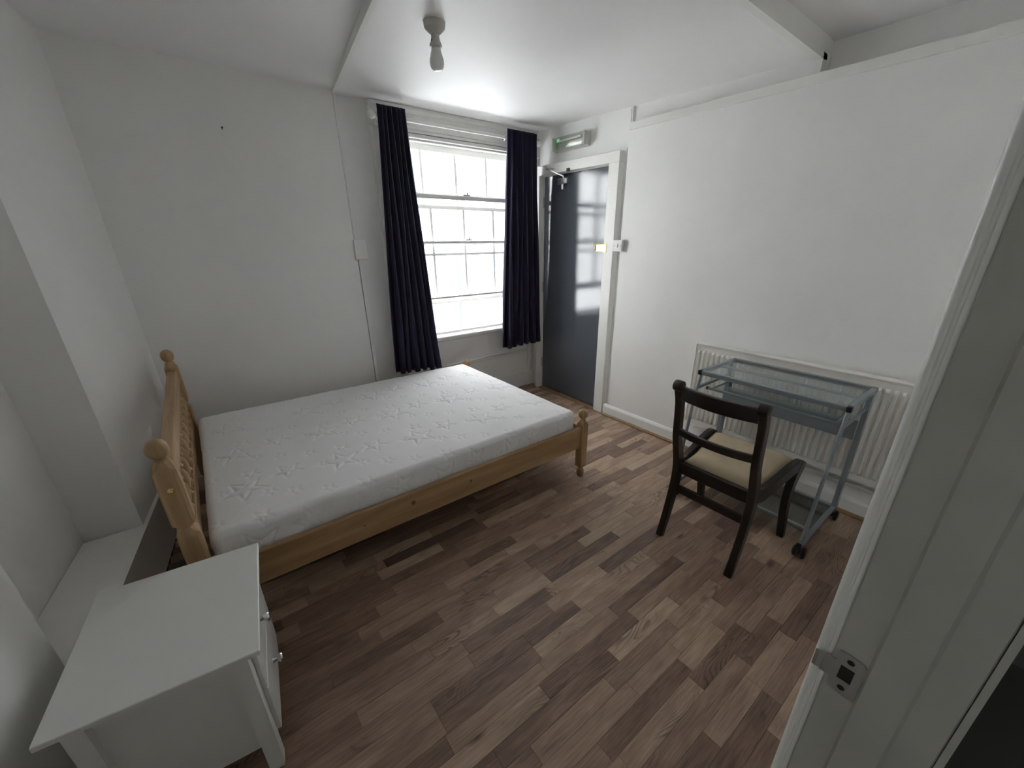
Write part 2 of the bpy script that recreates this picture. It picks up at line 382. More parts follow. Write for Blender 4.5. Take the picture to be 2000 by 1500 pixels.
# strike plate with its latch hole, lip wrapping the edge, and two screws
sp = B()
def plate_pt(y, z, x=.5190): return (x, y, z)
def ring_plate(bm, outer, hole, x0, x1):
    n = len(outer)
    for x, flip in ((x0, 0), (x1, 1)):
        a = [bm.verts.new((x, p[0], p[1])) for p in outer]; b = [bm.verts.new((x, p[0], p[1])) for p in hole]
        for k in range(n):
            q = [a[k], a[(k+1) % n], b[(k+1) % n], b[k]]; bm.faces.new(q[::-1] if flip else q)
    vs = list(bm.verts)[-4*n:]
    A0, B0, A1, B1 = vs[:n], vs[n:2*n], vs[2*n:3*n], vs[3*n:]
    for k in range(n):
        bm.faces.new((A0[k], A1[k], A1[(k+1) % n], A0[(k+1) % n])); bm.faces.new((B0[k], B0[(k+1) % n], B1[(k+1) % n], B1[k]))
outer = [(.0045, .972), (.0045, 1.026), (.008, 1.030), (.024, 1.032), (.032, 1.031), (.032, 1.015), (.0445, 1.014), (.0445, .985), (.032, .985), (.032, .970), (.022, .968), (.008, .968)]
hole = [(.0125, .990), (.0125, 1.012), (.0125, 1.012), (.0200, 1.012), (.0265, 1.012), (.0265, 1.009), (.0265, 1.004), (.0265, .998), (.0265, .993), (.0265, .990), (.0200, .990), (.0125, .990)]
ring_plate(sp, outer, hole, .5178, .5196)
bmesh.ops.remove_doubles(sp, verts=sp.verts, dist=1e-5)
prism(sp, [(.5196, .0440), (.5178, .0440), (.5170, .0490), (.5178, .0530), (.5192, .0535)], .987, 1.012, 'Z')
pl = obj('strike_plate', sp, 'steel', jl, smooth=False)
bm = B(); box(bm, (.5192, .0125, .990), (.5210, .0265, 1.012)); obj('latch_hole', bm, 'near_black', pl)
for z in (.978, 1.022):
    bm = B(); lathe(bm, [(.0, .5168), (.0030, .5172), (.0042, .5180)], (0, .019, z), 14, 'X'); obj('screw', bm, 'near_black', pl)

# ------------------------------------------------------------------ ceiling
def xb(y): return 1.027 - .137*(3.375 - y)
bm = B()
YE = 1.075
hexa(bm, [(xb(YE), YE, 2.385), (2.80, YE, 2.350), (2.80, 3.40, 2.405), (xb(3.40), 3.40, 2.407),
          (xb(YE), YE, 2.47), (2.80, YE, 2.47), (2.80, 3.40, 2.47), (xb(3.40), 3.40, 2.47)])
hexa(bm, [(-1.0, -.10, 2.45), (3.0, -.10, 2.425), (3.0, 1.2, 2.425), (-1.0, 1.2, 2.45), (-1.0, -.10, 2.6), (3.0, -.10, 2.6), (3.0, 1.2, 2.6), (-1.0, 1.2, 2.6)])
hexa(bm, [(-1.0, 1.2, 2.45), (1.4, 1.2, 2.45), (1.4, 3.45, 2.415), (-1.0, 3.45, 2.437), (-1.0, 1.2, 2.6), (1.4, 1.2, 2.6), (1.4, 3.45, 2.6), (-1.0, 3.45, 2.6)])
hexa(bm, [(1.35, 1.15, 2.44), (3.0, 1.15, 2.44), (3.0, 3.45, 2.45), (1.35, 3.45, 2.45), (1.35, 1.15, 2.6), (3.0, 1.15, 2.6), (3.0, 3.45, 2.6), (1.35, 3.45, 2.6)])
cl = struct('ceiling', bm, 'ceiling', 'white plaster ceiling with a lowered middle section', 'ceiling')
bm = B()
hexa(bm, [(xb(YE)-.026, YE-.03, 2.376), (xb(YE)+.004, YE-.03, 2.376), (xb(3.36)+.006, 3.36, 2.400), (xb(3.36)-.006, 3.36, 2.400),
          (xb(YE)-.026, YE-.03, 2.446), (xb(YE)+.004, YE-.03, 2.446), (xb(3.36)+.006, 3.36, 2.425), (xb(3.36)-.006, 3.36, 2.425)])
struct('trim_4', bm, 'gloss', 'narrow batten on the ceiling running towards the junction box', 'trim')
bm = B()
hexa(bm, [(xb(YE), YE-.034, 2.368), (2.79, YE-.034, 2.334), (2.79, YE+.002, 2.334), (xb(YE), YE+.002, 2.368),
          (xb(YE), YE-.034, 2.44), (2.79, YE-.034, 2.43), (2.79, YE+.002, 2.43), (xb(YE), YE+.002, 2.44)])
box(bm, (DX-.018, YE-.034, 2.268), (2.846, YE+.002, 2.36))
struct('trim_5', bm, 'gloss', 'white edging batten turning down from the ceiling to the right wall ledge', 'trim')

# ------------------------------------------------------------------ floor: base plus laminate strips, one object each
bm = B(); box(bm, (-1.0, -.11, -.06), (3.0, 3.40, -.0085))
floor = struct('floor', bm, 'sub', 'brown oak-look laminate floor of narrow strips', 'floor')
PW, PO = .0641, .225
known = {15: [(.986, .32, None), (1.409, .22, None), (2.0, .85, None)],}
segs = {   # row: list of (x where the strip ends, tone of the strip that ends there)
 -1: [(1.26, .22), (1.62, .50), (2.1, .3)],
 0: [(.97, .18), (1.262, .62), (1.565, .60), (2.0, .2)],
 1: [(.72, .3), (1.32, .42), (1.60, .20), (1.95, .62)],
 2: [(.70, .55), (1.098, .66), (1.46, .25), (1.9, .5)],
 3: [(.674, .45), (1.128, .26), (1.38, .74), (1.7, .45)],
 4: [(.45, .5), (.90, .60), (1.16, .58), (1.5, .66), (1.9, .35)],
 5: [(.50, .40), (.85, .58), (1.245, .46), (1.6, .62), (2.0, .4)],
 6: [(.40, .35), (.945, .28), (1.354, .82), (1.75, .4), (2.1, .6)],
 7: [(.645, .62), (1.15, .22), (1.55, .55), (1.9, .5)],
 8: [(.30, .3), (.70, .60), (1.1, .55), (1.6, .15), (2.0, .5)],
 9: [(.311, .50), (.72, .24), (1.02, .72), (1.5, .6), (1.9, .5)],
 10: [(.311, .52), (.722, .26), (1.0, .22), (1.5, .70), (1.9, .45)],
 11: [(.50, .50), (.90, .40), (1.25, .75), (1.75, .14)],
 12: [(.097, .30), (.511, .58), (.95, .25), (1.35, .62), (1.8, .6)],
 13: [(.396, .40), (.70, .60), (1.001, .88), (1.497, .16), (1.9, .72)],
 14: [(.35, .38), (.75, .52), (1.0, .6), (1.297, .32), (1.7, .85)],
 15: [(.062, .3), (.50, .14), (.986, .55), (1.409, .20), (1.8, .82)],
 16: [(.267, .33), (.65, .5), (1.1, .35), (1.5, .62), (1.9, .72)],
 17: [(.20, .22), (.60, .52), (.95, .62), (1.35, .66), (1.745, .5)],
 18: [(.30, .2), (.75, .45), (1.04, .24), (1.5, .62), (1.9, .75)],
 19: [(.40, .3), (.9, .5), (1.3, .42), (1.703, .55), (2.1, .35)],
}
Rm = (Matrix.Rotation(YAW, 3, 'Z') @ Matrix.Rotation(pi/2 - PITCH, 3, 'X') @ Matrix.Rotation(ROLL, 3, 'Z')).transposed()
def proj(p):
    q = Rm @ (Vector(p) - Vector((0, 0, 1.5)))
    if q.z > -.02: return None
    return (PX - F*q.x/q.z, PY + F*q.y/q.z)
def parea(x0, x1, y0, y1):
    c = [proj(p) for p in ((x0, y0, 0), (x1, y0, 0), (x1, y1, 0), (x0, y1, 0))]
    if any(q is None for q in c): return 0
    mx = sum(q[0] for q in c)/4; my = sum(q[1] for q in c)/4
    a = abs(sum(c[i][0]*c[(i+1) % 4][1] - c[(i+1) % 4][0]*c[i][1] for i in range(4)))/2
    if not (-60 < mx < 2060 and -60 < my < 1580): return 0
    if x1 < 1.70 and y0 > 1.95: return 0
    if x1 < -.12 or mx > 1560 + (1500-my)*.355 + 60: return 0
    return a
planks = []
rr = random.Random(11)
nrow = int((3.33 - PO)/PW) + 2
for i in range(-5, nrow):
    y0 = PO + i*PW; y1 = min(y0 + PW, 3.332)
    if y1 - y0 < .01: continue
    x = max(WL(y0), WL(y1)) + .002 if i < 99 else 0
    xend = 2.690 if y0 < 2.24 else 2.757
    if 2.36 < y0 < 3.17: xend = 2.86
    for xe, t in segs.get(i, []):
        if xe <= x + .02: continue
        planks.append((x, xe, y0, y1, t)); x = xe
    if i not in segs: 
        x1 = x + rr.uniform(.12, .45); planks.append((x, x1, y0, y1, rr.random())); x = x1
    while x < xend - .001:
        x1 = x + rr.choice((.30, .36, .42, .50)) + rr.uniform(-.04, .04)
        if xend - x1 < .10: x1 = xend
        t = min(1, max(0, rr.gauss(.52, .24)))
        planks.append((x, x1, y0, y1, t)); x = x1
rank = sorted(planks, key=lambda q: -parea(*q[:4]))
single = set(id(q) for q in rank[:285] if parea(*q[:4]) > 0)
def plank_geo(x0, x1, y0, y1):
    g = .00035; c = .0009; zb = -.0085
    A = [(x0+g, y0+g), (x1-g, y0+g), (x1-g, y1-g), (x0+g, y1-g)]
    Bt = [(x0+g+c, y0+g+c), (x1-g-c, y0+g+c), (x1-g-c, y1-g-c), (x0+g+c, y1-g-c)]
    v = [(p[0], p[1], zb) for p in A] + [(p[0], p[1], -.0006) for p in A] + [(p[0], p[1], 0) for p in Bt]
    f = [(8, 9, 10, 11)]
    for k in range(4):
        k2 = (k+1) % 4
        f += [(k, k2, 4+k2, 4+k), (4+k, 4+k2, 8+k2, 8+k)]
    return v, f
rv, rf, rt = [], [], []
for q in planks:
    x0, x1, y0, y1, t = q
    v, f = plank_geo(x0, x1, y0, y1); g = rr.random()
    if id(q) in single:
        me = bpy.data.meshes.new('plank'); me.from_pydata(v, [], f)
        at = me.color_attributes.new('tone', 'FLOAT_COLOR', 'POINT')
        at.data.foreach_set('color', [t, g, 0, 1]*len(v))
        me.materials.append(M['lam'])
        o = bpy.data.objects.new('plank', me); COL.objects.link(o); o.parent = floor
    else:
        b0 = len(rv); rv += v; rf += [tuple(b0+k for k in ff) for ff in f]; rt += [t, g, 0, 1]*len(v)
me = bpy.data.meshes.new('far_planks'); me.from_pydata(rv, [], rf)
at = me.color_attributes.new('tone', 'FLOAT_COLOR', 'POINT'); at.data.foreach_set('color', rt); me.materials.append(M['lam'])
o = bpy.data.objects.new('planks', me); COL.objects.link(o); o.parent = floor; o['kind'] = 'stuff'
o['label'] = 'remaining laminate strips under the bed and in the corners'

# ------------------------------------------------------------------ window: sashes, glazing bars, panes
win = sempty('window_1', 'tall white sash window with small panes between the navy curtains', 'window')
bm = B()
for x0, x1 in ((OX0, OX0+.035), (OX1-.035, OX1)): box(bm, (x0, YB-.02, OZ0), (x1, YB+.20, OZ1), .003)
box(bm, (OX0, YB-.02, OZ1-.025), (OX1, YB+.20, OZ1), .003)
obj('window_frame', bm, 'gloss', win)
bm = B(); box(bm, (OX0-.06, YB-.075, .668), (OX1+.06, YB-.001, .692), .006); box(bm, (OX0+.001, YB-.001, .668), (OX1-.001, YB+.28, .692))
obj('window_sill', bm, 'gloss', win)
bm = B(); box(bm, (OX0-.04, YB-.030, .640), (OX1+.04, YB-.001, .667), .006); obj('sill_apron', bm, 'gloss', win)
def sash(name, y, zlo, zhi, bars_x, bars_z, bot, top, th=.035, st=.035, bar=.026, m='gloss'):
    x0, x1 = OX0+.036, OX1-.036
    bm = B()
    box(bm, (x0, y, zlo), (x0+st, y+th, zhi), .002); box(bm, (x1-st, y, zlo), (x1, y+th, zhi), .002)
    box(bm, (x0+st, y, zlo), (x1-st, y+th, zlo+bot), .002); box(bm, (x0+st, y, zhi-top), (x1-st, y+th, zhi), .002)
    s = obj(name, bm, m, win)
    for bx in bars_x:
        bm = B(); zs = zlo+bot; ze = zhi-top
        prism(bm, [(bx-bar/2, y+.010), (bx-bar/2.6, y+.004), (bx+bar/2.6, y+.004), (bx+bar/2, y+.010), (bx+bar/2, y+.030), (bx-bar/2, y+.030)], zs, ze, 'Z')
        obj('glazing_bar', bm, m, s, smooth=False)
    for bz, bh in bars_z:
        bm = B(); box(bm, (x0+st, y+.005, bz-bh/2), (x1-st, y+.0305, bz+bh/2), .002); obj('glazing_bar', bm, m, s)
    xs = [x0+st] + list(bars_x) + [x1-st]; zs = [zlo+bot] + [b[0] for b in bars_z] + [zhi-top]
    for a, b in zip(xs, xs[1:]):
        for c, d in zip(zs, zs[1:]):
            bm = B(); quad(bm, [(a, y+.024, c), (b, y+.024, c), (b, y+.024, d), (a, y+.024, d)]); obj('pane', bm, 'pane', s, smooth=False)
    return s
sash('upper_sash', 3.475, 1.455, 2.22, (1.69, 2.008, 2.325), [(1.86, .026)], .038, .045)
sash('lower_sash', 3.430, .955, 1.775, (1.722, 2.040, 2.358), [(1.382, .022)], .050, .030)
# plain secondary glazing on the room side, two sliding panels
sg = sash('secondary_glazing', 3.345, 1.815, 2.222, (), [], .032, .016, th=.022, st=.018)
sg2 = sash('secondary_glazing', 3.370, 1.010, 1.852, (), [(1.482, .020)], .026, .016, th=.020, st=.018)
sash('secondary_glazing', 3.345, .695, 1.030, (), [], .022, .016, th=.022, st=.018)
for z in (1.852, 1.500):
    bm = B(); box(bm, (1.985, 3.325, z-.006), (2.055, 3.344, z+.008), .003); lathe(bm, [(.0, -.012), (.008, -.01), (.008, .01), (0, .012)], (2.02, 3.320, z+.012), 12)
    obj('catch', bm, 'steel', win)
# architrave and stepped head moulding
arch = sempty('trim_6', 'moulded white surround above and beside the window', 'trim')
ZH = 2.402
bm = B(); prism(bm, [(YB, 2.250), (YB-.022, 2.250), (YB-.022, 2.268), (YB-.030, 2.272), (YB-.030, 2.290), (YB-.018, 2.294), (YB-.018, 2.325), (YB-.026, 2.330), (YB-.034, 2.345), (YB-.034, 2.362), (YB-.046, 2.368), (YB-.058, 2.386), (YB-.060, ZH), (YB, ZH)], 1.235, 2.757, 'X')
obj('head_moulding', bm, 'gloss', arch, smooth=False)
for a, s in ((1.238, 1), (2.755, -1)):
    bm = B(); prism(bm, [(a, YB), (a, YB-.036), (a+s*.012, YB-.040), (a+s*.020, YB-.030), (a+s*.05, YB-.024), (a+s*.058, YB-.014), (a+s*.074, YB-.012), (a+s*.074, YB)], .166, 2.249, 'Z')
    obj('side_moulding', bm, 'gloss', arch, smooth=False)
bm = B(); tube(bm, [(1.32, YB-.010, .395), (2.675, YB-.010, .412)], .0085, 10); box(bm, (1.32, YB-.012, .372), (2.675, YB, .395), .003)
struct('trim_7', bm, 'gloss', 'thin white rail on the wall between the window and the floor', 'trim')

# ------------------------------------------------------------------ grey door
dr = sempty('door_1', 'dark grey painted flush door in the far corner', 'door')
bm = B(); box(bm, (2.765, 2.372, .006), (2.81, 3.172, 2.030), .002); obj('door_leaf', bm, 'door', dr)
bm = B()
box(bm, (2.703, 2.262, 0), (2.765, 2.364, 2.036), .003); box(bm, (2.703, 3.180, 0), (2.765, 3.218, 2.036), .003)
box(bm, (2.703, 2.262, 2.036), (2.765, 3.218, 2.112), .003)
obj('door_frame', bm, 'gloss', dr)
bm = B()
box(bm, (2.766, 2.345, 0), (2.85, 2.370, 2.05)); box(bm, (2.766, 3.174, 0), (2.85, 3.19, 2.05)); box(bm, (2.766, 2.345, 2.032), (2.85, 3.19, 2.07)); box(bm, (2.812, 2.36, 0), (2.87, 3.18, 2.05))
obj('door_lining', bm, 'gloss', dr)
for z in (.28, 1.06, 1.82):
    bm = B(); lathe(bm, [(.006, -.045), (.006, .045)], (2.762, 3.176, z), 10); obj('hinge', bm, 'steel', dr)
# night latch
nl = B(); box(nl, (2.715, 2.376, 1.402), (2.764, 2.455, 1.462), .004); lk = obj('night_latch', nl, 'brass', dr); 
bm = B(); lathe(bm, [(.0, 0), (.007, .001), (.008, .014), (.014, .018), (.015, .028), (.010, .034), (0, .035)], (2.738, 2.455, 1.432), 16, 'Y'); obj('latch_knob', bm, 'brass', lk)
bm = B(); box(bm, (2.700, 2.330, 1.400), (2.745, 2.374, 1.464), .003); obj('latch_keep', bm, 'brass', dr)
# overhead closer
bm = B(); box(bm, (2.712, 2.83, 1.945), (2.764, 2.95, 1.990), .005); lathe(bm, [(0, -.035), (.012, -.034), (.014, 0), (.014, .01), (0, .012)], (2.737, 2.90, 1.94), 14)
dc = obj('door_closer', bm, 'chrome', dr)
bm = B(); hexa(bm, [(2.715, 2.875, 2.000), (2.745, 2.875, 2.000), (2.700, 3.055, 2.075), (2.676, 3.055, 2.075), (2.715, 2.875, 2.006), (2.745, 2.875, 2.006), (2.700, 3.055, 2.081), (2.676, 3.055, 2.081)])
tube(bm, [(2.690, 3.055, 2.080), (2.745, 2.80, 2.040)], .005, 8)
lathe(bm, [(.010, -.012), (.010, .014)], (2.689, 3.058, 2.080), 12)
lathe(bm, [(.010, -.035), (.010, .01)], (2.731, 2.885, 2.000), 12)
obj('closer_arm', bm, 'chrome', dc)
bm = B(); box(bm, (2.690, 2.785, 2.030), (2.703, 2.815, 2.055), .002); obj('arm_bracket', bm, 'black', dc)
# threshold
bm = B(); box(bm, (2.70, 2.372, .0005), (2.755, 3.172, .006), .002); obj('threshold', bm, 'quadrant', dr)

# emergency light over the door
el = thing('emergency_light', 'oblong bulkhead emergency light above the grey door, green indicator lit', 'light fitting', (2.76, 2.80, 2.245))
bm = B(); box(bm, (-.035, -.19, -.052), (-.001, .20, .055), .006); obj('housing', bm, 'oldplastic', el)
bm = B()
prism(bm, [(-.036, -.045), (-.078, -.038), (-.082, -.02), (-.082, .028), (-.076, .046), (-.036, .051)], -.165, .175, 'Y')
obj('diffuser', bm, 'diffuser', el, smooth=False)
for y in (-.178, .182):
    bm = B(); box(bm, (-.080, y-.010, -.046), (-.0355, y+.010, .050), .004); obj('end_cap', bm, 'oldplastic', el)
bm = B(); hexa(bm, [(-.060, -.14, -.036), (-.036, -.14, -.036), (-.036, .05, -.036), (-.060, .05, -.036), (-.050, -.14, .006), (-.036, -.14, .006), (-.036, .0, .006), (-.050, .0, .006)]); obj('reflector', bm, 'plastic', el, smooth=False)
bm = B(); tube(bm, [(-.055, -.13, .022), (-.055, .12, .022)], .008, 12); obj('tube', bm, 'plastic', el)
for y in (.130, .112):
    bm = B(); box(bm, (-.072, y, .012), (-.068, y+.007, .036)); obj('indicator', bm, 'led', el)

# conduits, pull switch and boxes
t = thing('light_switch', 'small square white switch plate right of the grey door', 'switch', (2.7145, 2.205, 1.452))
bm = B(); box(bm, (-.030, -.044, -.044), (0, .044, .044), .004); obj('plate', bm, 'plastic', t)
bm = B(); box(bm, (-.036, -.006, -.012), (-.029, .006, .012), .002); obj('rocker', bm, 'plastic', t)
for y in (-.03, .03):
    bm = B(); lathe(bm, [(0, -.0315), (.003, -.031), (.003, -.029)], (0, y, 0), 10, 'X'); obj('screw', bm, 'near_black', t)
t = thing('wall_cable', 'pair of clipped white cables running from the ceiling down to the switch', 'cable', (0, 0, 0))
for dy in (-.006, .010):
    bm = B(); pts = [(2.752, 2.215+dy + .0015*sin(z*9+dy*300), z) for z in np.linspace(1.498, 2.375, 22)]
    tube(bm, pts, .0042, 8); obj('cable', bm, 'plastic', t)
for z in (1.60, 1.78, 1.96, 2.12, 2.26, 2.36):
    bm = B(); box(bm, (2.744, 2.202, z-.004), (2.7595, 2.232, z+.004), .002); obj('clip', bm, 'plastic', t)
t = thing('water_pipe', 'thin white pipe running down the corner left of the grey door', 'pipe')
bm = B(); tube(bm, [(2.728, 3.255, .001), (2.729, 3.252, 1.0), (2.727, 3.255, 1.7), (2.730, 3.253, 2.235)], .0085, 12); obj('pipe', bm, 'gloss', t)
for z in (.45, 1.55, 2.19):
    bm = B(); box(bm, (2.716, 3.243, z-.008), (2.7595, 3.266, z+.008), .003); obj('clip', bm, 'gloss', t)
t = thing('cable_trunking', 'vertical white trunking on the wall left of the curtain, with a blank box halfway', 'trunking')
bm = B(); prism(bm, [(1.010, YB), (1.014, YB-.038), (1.028, YB-.040), (1.033, YB-.034), (1.034, YB)], 1.508, 2.403, 'Z'); obj('conduit', bm, 'gloss', t, smooth=False)
bm = B(); prism(bm, [(1.022, YB), (1.026, YB-.038), (1.046, YB-.038), (1.050, YB-.03), (1.052, YB)], .001, 1.365, 'Z'); obj('conduit', bm, 'gloss', t, smooth=False)
bm = B(); box(bm, (1.004, YB-.050, 1.368), (1.094, YB-.0005, 1.504), .003); obj('junction_box', bm, 'gloss', t)
bm = B(); tube(bm, [(.352, 3.300, 2.113), (.350, 3.275, 2.118)], .0022, 8); lathe(bm, [(0, -.003), (.005, -.002), (.005, 0), (0, .001)], (.350, 3.274, 2.118), 10, 'Y')
o = obj('wall_nail', bm, 'near_black'); o['label'] = 'small dark nail left high in the white wall above the bed'; o['category'] = 'nail'

# ------------------------------------------------------------------ ceiling bulb
RX, RY, RZ = 1.108, 2.027, 2.3965
t = thing('ceiling_lamp', 'bare opal bulb in a short white batten holder on the ceiling', 'lamp', (RX, RY, RZ)); t.scale = (.98, .98, .88)
bm = B(); lathe(bm, [(0, 0), (.050, 0), (.050, -.004), (.047, -.026), (.044, -.032), (.030, -.046), (.021, -.054), (0, -.054)], n=28); obj('rose', bm, 'oldplastic', t)
bm = B(); lathe(bm, [(0, -.054), (.0185, -.054), (.0185, -.066), (.021, -.080), (.0275, -.094), (.0285, -.102), (.0270, -.106), (.0, -.106)], n=28); h = obj('lamp_holder', bm, 'oldplastic', t)
bm = B(); hexa(bm, [(-.0250, -.0065, -.088), (-.0200, -.0065, -.088), (-.0200, -.0035, -.088), (-.0250, -.0035, -.088), (-.0225, -.0065, -.076), (-.0180, -.0065, -.076), (-.0180, -.0035, -.076), (-.0225, -.0035, -.076)]); obj('slot', bm, 'near_black', h)
bm = B(); lathe(bm, [(0, -.104), (.021, -.106), (.0215, -.116), (.0265, -.136), (.0300, -.150), (0, -.150)], n=28); obj('bulb_collar', bm, 'plastic', t)
bm = B(); lathe(bm, [(0, -.1495), (.0302, -.1500), (.0320, -.160), (.0330, -.170), (.0315, -.182), (.027, -.193), (.019, -.200), (.009, -.2035), (0, -.204)], n=32); obj('bulb', bm, 'bulb', t)

# ------------------------------------------------------------------ curtain pole and curtains
PYY = 3.205
pole = thing('curtain_pole', 'white curtain pole with ball ends over the window', 'curtain pole')
bm = B(); tube(bm, [(1.262, PYY, 2.298), (2.672, PYY, 2.298)], .0125, 16); obj('rod', bm, 'gloss', pole)
for x, s in ((1.262, -1), (2.672, 1)):
    bm = B(); lathe(bm, [(0, 0), (.013, .0), (.014, .006), (.010, .010), (.018, .016), (.026, .028), (.028, .040), (.024, .053), (.014, .062), (0, .064)], (0, 0, 0), 20, 'X')
    o = obj('finial', bm, 'gloss', pole); o.location = (x, PYY, 2.298); o.rotation_euler = (0, 0, 0 if s > 0 else pi)
for x in (1.285, 2.655):
    bm = B(); box(bm, (x-.007, PYY-.018, 2.278), (x+.007, YB-.045, 2.290), .003); lathe(bm, [(.0185, -.006), (.0185, .006)], (x, PYY, 2.298), 16, 'X'); box(bm, (x-.012, YB-.060, 2.26), (x+.012, YB-.030, 2.320), .003)
    obj('bracket', bm, 'gloss', pole)

def curtain(name, label, tx0, tx1, bx0, bx1, zt, zb, folds, amp, seed, zb2=None):
    rnd = random.Random(seed); ns, nz = folds*14, 46
    ph = [rnd.uniform(-.5, .5) for _ in range(folds+2)]; fa = [rnd.uniform(.75, 1.2) for _ in range(folds+2)]
    t = thing(name, label, 'curtain', ((tx0+tx1)/2, PYY, zt))
    cx = (tx0+tx1)/2
    verts = []; faces = []
    for j in range(nz+1):
        w = j/nz
        for i in range(ns+1):
            u = i/ns; k = u*folds; ki = int(k)
            zz0 = zb + (zb2-zb)*u if zb2 is not None else zb
            z = zt + (zz0-zt)*w
            e = w**1.25
            x = (tx0+(tx1-tx0)*u)*(1-e) + (bx0+(bx1-bx0)*u)*e
            a = amp*(.85+.15*sin(w*3+ki))*fa[ki]*(1 + .25*w)*(.75+.25*min(1, w*5))
            y = PYY - .046 + .040*min(1, w*4) * 0.35 + a*sin(2*pi*k + ph[ki]*w*.9) + .006*sin(w*9 + k*3.1)*min(1, w*4)
            x += .35*a*sin(4*pi*k + 1.0 + w*2)*(.3+.7*w) + .005*sin(w*7+k*2)
            z += .006*sin(2*pi*k+1.0)*(w > .97) + .006*sin(2*pi*k)*(w < .02)
            y = min(y, 3.262 if w > .06 else PYY-.0155)
            verts.append((x-cx, y-PYY, z-zt))
    for j in range(nz):
        for i in range(ns):
            a = j*(ns+1)+i; faces.append((a, a+1, a+ns+2, a+ns+1))
    me = bpy.data.meshes.new('drape'); me.from_pydata(verts, [], faces); me.shade_smooth(); me.materials.append(M['curtain'])
    o = bpy.data.objects.new('drape', me); COL.objects.link(o); o.parent = t
    s = o.modifiers.new('thickness', 'SOLIDIFY'); s.thickness = .0025; s.offset = 0
    return t, cx
c1, cx1 = curtain('curtain', 'long navy curtain bunched at the left of the window, hanging to the mattress', 1.248, 1.452, 1.158, 1.560, 2.352, .472, 6, .030, 3, .452)
c2, cx2 = curtain('curtain', 'navy curtain bunched at the right of the window beside the grey door', 2.340, 2.655, 2.262, 2.715, 2.352, .505, 6, .032, 9, .520)
def eyelet(t, cx, x):
    bm = B(); n = 24; r = .023
    tube(bm, [(0, r*cos(2*pi*k/n), r*sin(2*pi*k/n)) for k in range(n+1)], .0035, 8)
    o = obj('eyelet', bm, 'chrome', t); o.location = (x-cx, 0, 2.298-2.352)
for x in (1.268,): eyelet(c1, cx1, x)
for x in (2.334,): eyelet(c2, cx2, x)

# ------------------------------------------------------------------ bed
bed = thing('bed_frame', 'pine double bed frame with turned posts and a spindle headboard', 'bed', (0.78, 2.34, 0))
bed_inv = Vector((0.78, 2.34, 0))
def bp_(bm): bmesh.ops.translate(bm, vec=-bed_inv, verts=bm.verts); return bm
def part(name, bm, m, parent, **k): return obj(name, bp_(bm), m, parent, **k)
BY0, BY1 = 1.632, 3.082
def sq_section(bm, c, secs, h=.030):
    """square-section post from (z, halfwidth, chamfer)"""
    rings = []
    for z, w, c_ in secs:
        k = w-c_
        rings.append([bm.verts.new((c[0]+p[0], c[1]+p[1], z)) for p in ((-k,-w),(k,-w),(w,-k),(w,k),(k,w),(-k,w),(-w,k),(-w,-k))])
    for a, b in zip(rings, rings[1:]):
        for k in range(8): bm.faces.new((a[k], a[(k+1)%8], b[(k+1)%8], b[k]))
    bm.faces.new(rings[0][::-1]); bm.faces.new(rings[-1])
def ball(z0): return [(0, z0-.001), (.019, z0), (.020, z0+.004), (.015, z0+.008), (.016, z0+.011), (.024, z0+.018), (.0295, z0+.028), (.0315, z0+.041), (.0295, z0+.055), (.023, z0+.067), (.013, z0+.074), (0, z0+.077)]
for y in (BY0, BY1):     # head posts
    bm = B()
    sq_section(bm, (-.215, y), [(.0005, .022, .006), (.06, .024, .008), (.075, .018, .012), (.09, .024, .008), (.105, .031, .003), (.440, .031, .003), (.460, .033, .009), (.545, .033, .009), (.562, .031, .004), (.574, .024, .008), (.582, .021, .010), (.590, .024, .008), (.604, .031, .004), (.622, .033, .009), (.760, .033, .009), (.790, .031, .006), (.808, .031, .004), (.822, .026, .012), (.832, .023, .013), (.842, .020, .012)])
    p = part('head_post', bm, 'pine_z', bed, ang=30)
    bm = B(); lathe(bm, ball(.840), (-.215, y, 0), 24); part('finial', bm, 'pine_z', p)
    if y == BY0:
        bm = B(); lathe(bm, [(0, -.0365), (.006, -.036), (.009, -.0335), (.009, -.030), (0, -.030)], (-.215, y, .740), 16, 'Y'); part('bolt', bm, 'brass', p)
bm = B(); box(bm, (-.238, BY0+.034, .735), (-.192, BY1-.034, .800), .006); part('head_rail', bm, 'pine_y', bed)
bm = B(); box(bm, (-.231, BY0+.034, .430), (-.199, BY1-.034, .500), .004); part('head_rail', bm, 'pine_y', bed)
for k in range(12):
    y = BY0 + .034 + (BY1-BY0-.068)*(k+.5)/12
    pr_ = [(.008, .498), (.008, .51), (.018, .525), (.020, .54), (.010, .556), (.016, .566), (.023, .60), (.021, .63), (.010, .655), (.017, .668), (.010, .68), (.018, .70), (.015, .72), (.008, .737)]
    bm = B(); lathe(bm, pr_, (-.215, y, 0), 14); part('spindle', bm, 'pine_z', bed)
for y in (BY0+.002, BY1):     # foot posts
    bm = B()
    sq_section(bm, (1.778, y), [(.068, .016, .008), (.080, .028, .004), (.100, .028, .004), (.388, .028, .004), (.402, .025, .010), (.412, .019, .012), (.418, .017, .011)])
    lathe(bm, [(0, .0005), (.020, .0005), (.025, .012), (.0265, .032), (.023, .050), (.017, .060), (.016, .070)], (1.778, y, 0), 20)
    p = part('foot_post', bm, 'pine_z', bed, ang=30)
    bm = B(); lathe(bm, [(r, h) for r, h in ball(.4165)], (1.778, y, 0), 24); part('finial', bm, 'pine_z', p)
bm = B(); box(bm, (-.182, BY0-.014, .226), (1.750, BY0+.014, .372), .003); part('side_rail', bm, 'pine_x', bed)
bm = B(); box(bm, (-.182, BY1-.014, .226), (1.750, BY1+.014, .372), .003); part('side_rail', bm, 'pine_x', bed)
